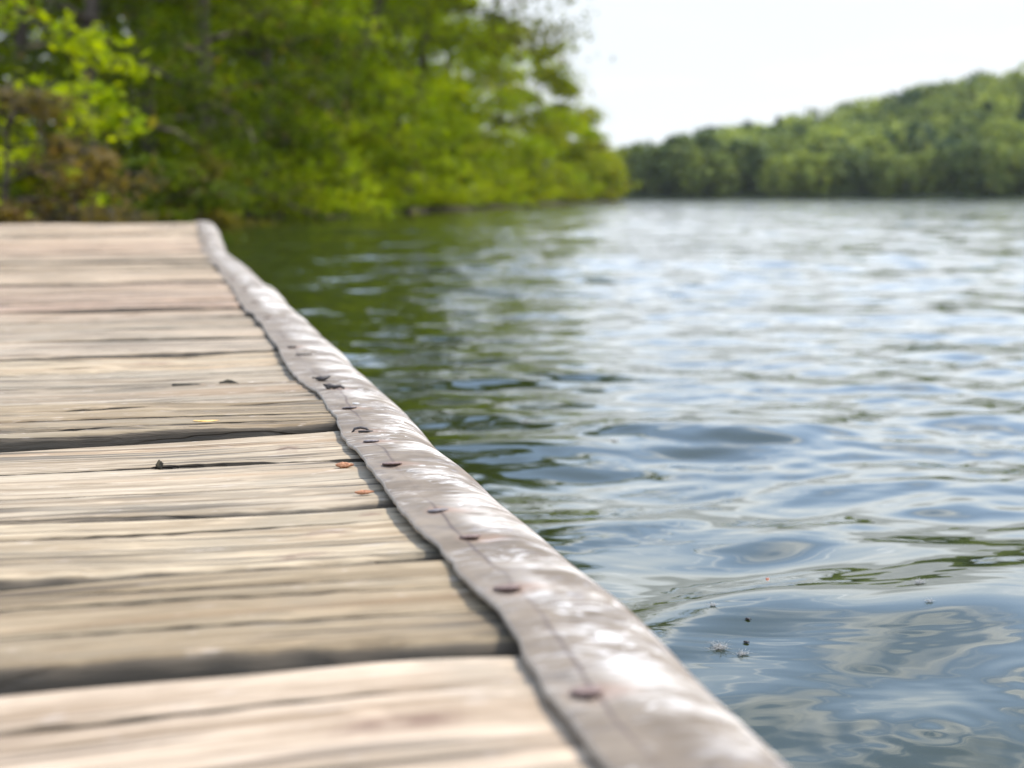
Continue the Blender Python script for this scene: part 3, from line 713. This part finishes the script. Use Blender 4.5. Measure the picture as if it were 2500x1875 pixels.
# along the water's edge, near to far
T(210, 27, 9.5, 4.0, 'dark green tree rising over the brown brambles behind the pier end', color=deep, seed=1, leaves=17000, leaf=0.12, nlimb=20, trunk_r=0.22)
T(430, 33, 10.5, 4.4, 'dark stemmed tree with open shaded middle, behind the pier strip tip', color=deep, seed=2, leaves=15000, leaf=0.13, nlimb=20, trunk_r=0.24)
T(560, 38, 10.0, 4.2, 'yellow green tree sweeping down to the water right of the pier end', color=bright, seed=3, leaves=17000, leaf=0.14, low=0.03, nlimb=22, lean=(0.05, -0.03))
T(700, 46, 10.5, 4.6, 'yellow green tree with hanging boughs, second along the water from the pier end', color=bright, seed=4, leaves=17000, leaf=0.15, low=0.03, nlimb=22, lean=(0.06, -0.03))
T(850, 56, 10.5, 4.8, 'full mid green tree above low bright boughs halfway along the near bank', color=mid, seed=5, leaves=17000, leaf=0.16, low=0.03, nlimb=22)
T(965, 68, 11.0, 5.2, 'rounded green tree in front of the sparse canopy against the sky', color=bright, seed=6, leaves=15000, leaf=0.18, low=0.03, nlimb=20)
T(1070, 88, 11.6, 6.0, 'domed olive green tree under the overhanging branches', color=soft, seed=7, leaves=15000, leaf=0.22, low=0.03, nlimb=20)
T(1172, 112, 11.2, 6.2, 'broad soft green tree stepping down to the point, third from its end', color=soft, seed=8, leaves=13000, leaf=0.27, low=0.03, nlimb=20)
T(1222, 138, 9.4, 5.6, 'pale green tree near the end of the point, second from its end', color=soft, seed=9, leaves=12000, leaf=0.32, low=0.03, nlimb=18)
T(1266, 158, 7.2, 4.0, 'small pale tree at the very end of the near bank', color=(0.12, 0.125, 0.03), seed=10, leaves=8000, leaf=0.34, low=0.03, nlimb=16)
# tall sparse tree whose twigs reach out against the sky
T(885, 50, 16.5, 5.2, 'tall sparse leaved tree reaching its twigs out against the sky', color=(0.085, 0.10, 0.018), seed=11, leaves=14000, leaf=0.17, low=0.38, nlimb=24, droop=0.14, trunk_r=0.18, lean=(0.05, 0), sig=0.34)
T(700, 44, 19.0, 8.5, 'tall leaning stem between the two yellow green trees, its crown above the frame', color=(0.075, 0.105, 0.008), seed=56, leaves=20000, leaf=0.20, low=0.72, nlimb=26, droop=0.13, trunk_r=0.22, lean=(0.30, -0.05), sig=0.34)
# second row
T(-40, 52, 16.0, 6.5, 'very tall dark tree farthest back at the upper left corner', color=deep, seed=51, leaves=12000, leaf=0.30, nlimb=24, trunk_r=0.3, sig=0.36)
T(180, 58, 17.0, 7.0, 'very tall dark tree farthest back above the bright leafy shrub', color=deep, seed=52, leaves=13000, leaf=0.32, nlimb=24, trunk_r=0.3, sig=0.36)
T(410, 64, 18.0, 7.5, 'very tall dark tree farthest back, above the pier corner', color=deep, seed=53, leaves=13000, leaf=0.34, nlimb=24, trunk_r=0.3, sig=0.36)
T(610, 80, 19.0, 8.0, 'very tall green tree farthest back, behind the sweeping yellow green tree', color=mid, seed=54, leaves=13000, leaf=0.38, nlimb=24, trunk_r=0.3, sig=0.36)
T(790, 98, 20.0, 8.5, 'very tall green tree farthest back, rightmost of the far back row', color=mid, seed=55, leaves=13000, leaf=0.42, nlimb=24, trunk_r=0.3, sig=0.36)
T(60, 36, 13.0, 5.0, 'tall dark tree at the back above the brambles, leftmost of the back row', color=deep, seed=12, leaves=9000, leaf=0.16, nlimb=22, trunk_r=0.25)
T(300, 46, 14.0, 5.4, 'tall shaded tree at the back between the two dark front trees', color=deep, seed=13, leaves=15000, leaf=0.18, nlimb=22, trunk_r=0.28)
T(520, 56, 14.5, 5.6, 'tall green tree at the back above the pier strip tip', color=mid, seed=14, leaves=15000, leaf=0.2, nlimb=22, trunk_r=0.28)
T(690, 68, 14.5, 6.0, 'tall green tree at the back behind the hanging boughs', color=mid, seed=15, leaves=15000, leaf=0.22, nlimb=22, trunk_r=0.28)
T(830, 84, 14.5, 6.2, 'tall green tree at the back, rightmost of the back row', color=mid, seed=16, leaves=9000, leaf=0.25, nlimb=22, trunk_r=0.28)
# shrubs
def S(xv, D, h, sp, label, **k):
    x, y = at(xv, D)
    kw = dict(leaves=3500, leaf=0.08, low=0.03, nlimb=14, droop=0.30, trunk_r=0.025, group='shrubs on the near left bank', sig=0.16); kw.update(k)
    if D > 15:
        x, y = at(xv, D*KS); h *= KS; sp *= KS; kw['leaf'] *= KS; kw['sig'] *= 0.84
    return make_tree('shrub', x, y, h, sp, label, 'shrub', **kw)
S(-70, 9.5, 3.0, 1.0, 'tall bright leaved shrub at the upper left corner', color=(0.19, 0.25, 0.006), seed=31, leaves=2400, leaf=0.075, low=0.1)
S(95, 11.5, 1.25, 0.75, 'bright leafy shrub sticking out over the brown brambles', color=(0.20, 0.26, 0.006), seed=32, leaves=1100, leaf=0.075)
S(20, 8.8, 1.0, 0.75, 'tangled brown bramble bush behind the pier end', color=(0.085, 0.070, 0.044), seed=33, leaves=2600, leaf=0.05, sig=0.12)
S(165, 9.8, 0.62, 0.6, 'low brown bramble clump right of the taller brambles', color=(0.080, 0.070, 0.040), seed=34, leaves=1700, leaf=0.05, sig=0.12)
S(330, 17, 1.3, 1.1, 'dark green bush behind the pier end, left of the strip tip', color=(0.05, 0.075, 0.010), seed=35, leaves=3600, leaf=0.08)
S(430, 27, 1.9, 1.3, 'olive bush at the waterside behind the strip tip', color=(0.085, 0.085, 0.018), seed=36, leaves=3600, leaf=0.10)
S(640, 41.5, 2.6, 2.0, 'bright yellow green bush hanging over the water, nearest the pier', color=(0.19, 0.24, 0.005), seed=37, leaves=4200, leaf=0.13, sig=0.22)
S(760, 49, 2.8, 2.2, 'yellow bush over the water with dark bank below it', color=(0.20, 0.235, 0.005), seed=38, leaves=4200, leaf=0.15, sig=0.22)
S(900, 60, 2.6, 2.2, 'green bush low on the bank below the rounded tree', color=mid, seed=39, leaves=3600, leaf=0.17, sig=0.24)
S(1030, 76, 3.2, 2.4, 'light green bush at the water in the middle of the bank', color=(0.18, 0.22, 0.010), seed=40, leaves=3600, leaf=0.2, sig=0.26)
S(1120, 98, 3.0, 2.8, 'rounded bush at the water below the domed olive tree', color=bright, seed=41, leaves=3400, leaf=0.24, sig=0.3)
S(1215, 122, 3.2, 3.0, 'last light green bush at the water before the point', color=bright, seed=42, leaves=3200, leaf=0.28, sig=0.3)

# ------------------------------------------------------------------ far shore
def crown_cloud(rng, n, w, h, size, conifer=False):
    t = rng.uniform(0, 1, n)**(1.0 if not conifer else 1.3)
    a = rng.uniform(0, 6.283, n)
    nl = 7; la = rng.uniform(0, 6.283, nl); lt = rng.uniform(0.25, 0.95, nl); lr = rng.uniform(0.45, 1.0, nl)
    prof_ = (1-t)*0.9+0.08 if conifer else np.sin(np.pi*np.clip(0.10 + 0.84*t, 0, 1))**0.6
    rr_ = prof_*w*np.sqrt(rng.uniform(0.25, 1, n))*(1 + 0.22*np.sin(3*a + la[0]) + 0.16*np.sin(5*a + 6*t + la[1]))
    c = np.stack([rr_*np.cos(a), rr_*np.sin(a), 0.06*h + t*h*0.95 + rng.normal(0, 0.03*h, n)], 1)
    return leaf_quads(c, size, rng, 0.6)
frng = np.random.default_rng(77)
# the wood on the slope: one mass of crowns nobody could count
fv, ff_, ft = [], [], []; nb_ = 0
for k in range(700):
    x = frng.uniform(-10, 150); s = 9 + 105*frng.uniform(0, 1)**0.9; y = float(far_shore(x)) + s
    if (x/y)*FV + 1106 < 1200 or (x/y)*FV + 1106 > 2700: continue
    con = frng.uniform() < 0.10; w = frng.uniform(2.8, 5.2)*(0.75 if con else 1); h = frng.uniform(5.4, 9.2)*(1.03 if con else 1)*(0.74 + 0.26*float(sstep(22, 48, x)))
    v_, f_ = crown_cloud(frng, 380, w, h, 0.85, con)
    v_ = v_ + np.array([x, y, float(hill_z(np.array([x]), np.array([y]))[0])])
    tint = 0.05 if con else float(np.clip(frng.normal(0.5, 0.36) + 0.35*math.sin(x*0.21 + 1.3)*math.sin(s*0.13 + 0.05*x), 0.0, 1.25))
    fv.append(v_); ff_.append(f_ + nb_); nb_ += len(v_); ft.append(np.full(len(v_), tint))
tag(mesh_obj('hillside_wood', np.concatenate(fv), np.concatenate(ff_), M_forest, None, False, {'tint': np.concatenate(ft)}),
    'green wood covering the slope across the lake', 'wood', None, 'stuff')
# trees standing along the far shore, one by one
protos = []
for k in range(5):
    rng = np.random.default_rng(300+k)
    con = k == 4
    v_, f_ = crown_cloud(rng, 520, (2.9, 3.4, 2.6, 3.1, 1.9)[k], (6.6, 6.0, 7.2, 5.4, 8.6)[k], 0.8, con)
    tv, tf = [], []
    tube(tv, tf, [(0, 0, -0.4), (0.05, 0, 2), (0.1, 0.05, 5.0)], [0.22, 0.16, 0.06], 7)
    protos.append((v_, f_, tv, tf))
KINDS = {'dark': ('dark blue green tree standing in the row along the far shore', 0.24), 'mid': ('mid green rounded tree in the row along the far shore', 0.55), 'pale': ('pale yellow green tree in the row along the far shore', 0.85)}
row = [(1352, 'dark', 2), (1385, 'dark', 0), (1420, 'mid', 1), (1452, 'dark', 2), (1488, 'mid', 3), (1520, 'dark', 2), (1556, 'mid', 3), (1596, 'dark', 0), (1632, 'dark', 2), (1676, 'pale', 1), (1720, 'pale', 0), (1768, 'pale', 3), (1815, 'dark', 3), (1860, 'dark', 1), (1905, 'mid', 0), (1950, 'mid', 1), (2000, 'mid', 3), (2046, 'dark', 0), (2090, 'dark', 2), (2138, 'mid', 1), (2180, 'mid', 3), (2225, 'dark', 0), (2280, 'mid', 1), (2340, 'dark', 2)]
shared = {}
for xv, kd, pk in row:
    D = 190.0; x = (xv-1106)/FV*D; y = float(far_shore(x)) + 4.5 + rr.uniform(-1, 2)
    x = (xv-1106)/FV*y
    key = (kd, pk); r_ = tag(empty('shore_tree', (x, y, 0.35), rr.uniform(0, 6.28)), KINDS[kd][0], 'tree', {'dark': 'dark trees along the far shore', 'mid': 'mid green trees along the far shore', 'pale': 'pale trees along the far shore'}[kd])
    sc = rr.uniform(0.85, 1.2); r_.scale = (sc, sc, sc)
    v_, f_, tv, tf = protos[pk]
    if key not in shared:
        c_ = mesh_obj('crown', v_, f_, M_forest, r_, False, {'tint': np.full(len(v_), KINDS[kd][1])})
        t_ = mesh_obj('trunk', tv, tf, M_bark, r_, True)
        shared[key] = (c_, t_)
    else:
        for src in shared[key]:
            c_ = src.copy(); C.objects.link(c_); c_.parent = r_

# ------------------------------------------------------------------ thin summer haze over the lake
hm = bpy.data.materials.new('summer_haze'); hm.use_nodes = True; hm.node_tree.nodes.clear()
ho = hm.node_tree.nodes.new('ShaderNodeOutputMaterial'); hv = hm.node_tree.nodes.new('ShaderNodeVolumePrincipled')
hv.inputs['Color'].default_value = (0.92, 0.95, 1.0, 1); hv.inputs['Density'].default_value = HAZE; hv.inputs['Anisotropy'].default_value = 0.0
hm.node_tree.links.new(hv.outputs[0], ho.inputs['Volume'])
hvv, hff = [], []; box(hvv, hff, -960, 960, -960, 960, -4.0, 46.0)
tag(mesh_obj('haze', hvv, hff, hm, None, False), kind='stuff')

# ------------------------------------------------------------------ light, sky
SUN_EL, SUN_AZ = R(56), R(62)     # azimuth from +Y towards +X
sd = bpy.data.lights.new('sun', 'SUN'); sd.energy = 2.3; sd.angle = R(5.0); sd.color = (1.0, 0.94, 0.86)
so = bpy.data.objects.new('sun', sd); C.objects.link(so); so.location = (30, 30, 60)
dirv = Vector((math.sin(SUN_AZ)*math.cos(SUN_EL), math.cos(SUN_AZ)*math.cos(SUN_EL), math.sin(SUN_EL)))
so.rotation_euler = dirv.to_track_quat('Z', 'Y').to_euler()
w = bpy.data.worlds.new('World'); scene.world = w; w.use_nodes = True
nt = w.node_tree; nt.nodes.clear()
out = nt.nodes.new('ShaderNodeOutputWorld'); bg = nt.nodes.new('ShaderNodeBackground')
sky = nt.nodes.new('ShaderNodeTexSky'); sky.sky_type = 'NISHITA'; sky.sun_disc = False
sky.sun_elevation = SUN_EL; sky.sun_rotation = SUN_AZ; sky.air_density = 1.0; sky.dust_density = 0.5; sky.ozone_density = 1.0; sky.altitude = 200
# thin bright cloud over the blue
tc = nt.nodes.new('ShaderNodeTexCoord'); sx = nt.nodes.new('ShaderNodeSeparateXYZ'); nt.links.new(tc.outputs['Generated'], sx.inputs[0])
def wm(op, a, b, clamp=False):
    nd = nt.nodes.new('ShaderNodeMath'); nd.operation = op; nd.use_clamp = clamp
    for s, x in ((nd.inputs[0], a), (nd.inputs[1], b)):
        if isinstance(x, (int, float)): s.default_value = x
        else: nt.links.new(x, s)
    return nd.outputs[0]
zc = wm('MAXIMUM', wm('ADD', sx.outputs[2], 0.10), 0.02)
cv = nt.nodes.new('ShaderNodeCombineXYZ'); nt.links.new(wm('DIVIDE', sx.outputs[0], zc), cv.inputs[0]); nt.links.new(wm('DIVIDE', sx.outputs[1], zc), cv.inputs[1])
def wn(scale, detail, rough, dist, loc):
    mp = nt.nodes.new('ShaderNodeMapping'); nt.links.new(cv.outputs[0], mp.inputs[0]); mp.inputs['Location'].default_value = loc
    n = nt.nodes.new('ShaderNodeTexNoise'); nt.links.new(mp.outputs[0], n.inputs['Vector'])
    n.inputs['Scale'].default_value = scale; n.inputs['Detail'].default_value = detail; n.inputs['Roughness'].default_value = rough; n.inputs['Distortion'].default_value = dist
    return n.outputs[0]
def wr(x, lo, hi, a, b):
    nd = nt.nodes.new('ShaderNodeMapRange'); nd.interpolation_type = 'SMOOTHSTEP'; nt.links.new(x, nd.inputs[0])
    for i, q in enumerate((lo, hi, a, b)): nd.inputs[i+1].default_value = q
    return nd.outputs[0]
cl = wm('MULTIPLY', wr(wn(2.1, 8, 0.60, 1.2, (3.3, 1.2, 0)), 0.52, 0.70, 0.0, 0.85), wr(sx.outputs[2], 0.12, 0.26, 0.0, 1.0))
low = wr(sx.outputs[2], 0.16, 0.40, 0.98, 0.08)      # the sky whitens towards the horizon
band = wr(sx.outputs[2], 0.13, 0.18, 0.0, 1.0)  # unseen bright band, added above the view to brighten the water
wisp = wm('MULTIPLY', wr(wn(0.7, 6, 0.6, 0.5, (1.7, 4.2, 0)), 0.42, 0.66, 0.0, 1.0), 0.9)
def wmix(f, a, b):
    nd = nt.nodes.new('ShaderNodeMix'); nd.data_type = 'RGBA'; nt.links.new(f, nd.inputs[0])
    for sk, x in ((nd.inputs[6], a), (nd.inputs[7], b)):
        if isinstance(x, tuple): sk.default_value = (*x, 1)
        else: nt.links.new(x, sk)
    return nd.outputs[2]
sc_ = nt.nodes.new('ShaderNodeMix'); sc_.data_type = 'RGBA'; sc_.blend_type = 'MULTIPLY'; sc_.inputs[0].default_value = 1.0
nt.links.new(sky.outputs[0], sc_.inputs[6]); sc_.inputs[7].default_value = (1.48, 1.42, 1.36, 1)
haze_band = wmix(band, wmix(wisp, (2.44, 2.58, 2.70), (2.66, 2.70, 2.74)), (5.6, 5.9, 6.2))
hz = wmix(low, sc_.outputs[2], haze_band)
hz = wmix(cl, hz, (9.6, 9.9, 10.3))
nt.links.new(hz, bg.inputs[0]); bg.inputs[1].default_value = 0.15
nt.links.new(bg.outputs[0], out.inputs[0])

vs = scene.view_settings
vs.view_transform = 'Standard'; vs.look = 'None'; vs.gamma = 1.0; vs.use_curve_mapping = False; vs.exposure = 1.36
scene.cycles.use_denoising = True
scene.cycles.max_bounces = 8; scene.cycles.diffuse_bounces = 3; scene.cycles.glossy_bounces = 4; scene.cycles.transmission_bounces = 4
scene.cycles.caustics_reflective = False; scene.cycles.caustics_refractive = False
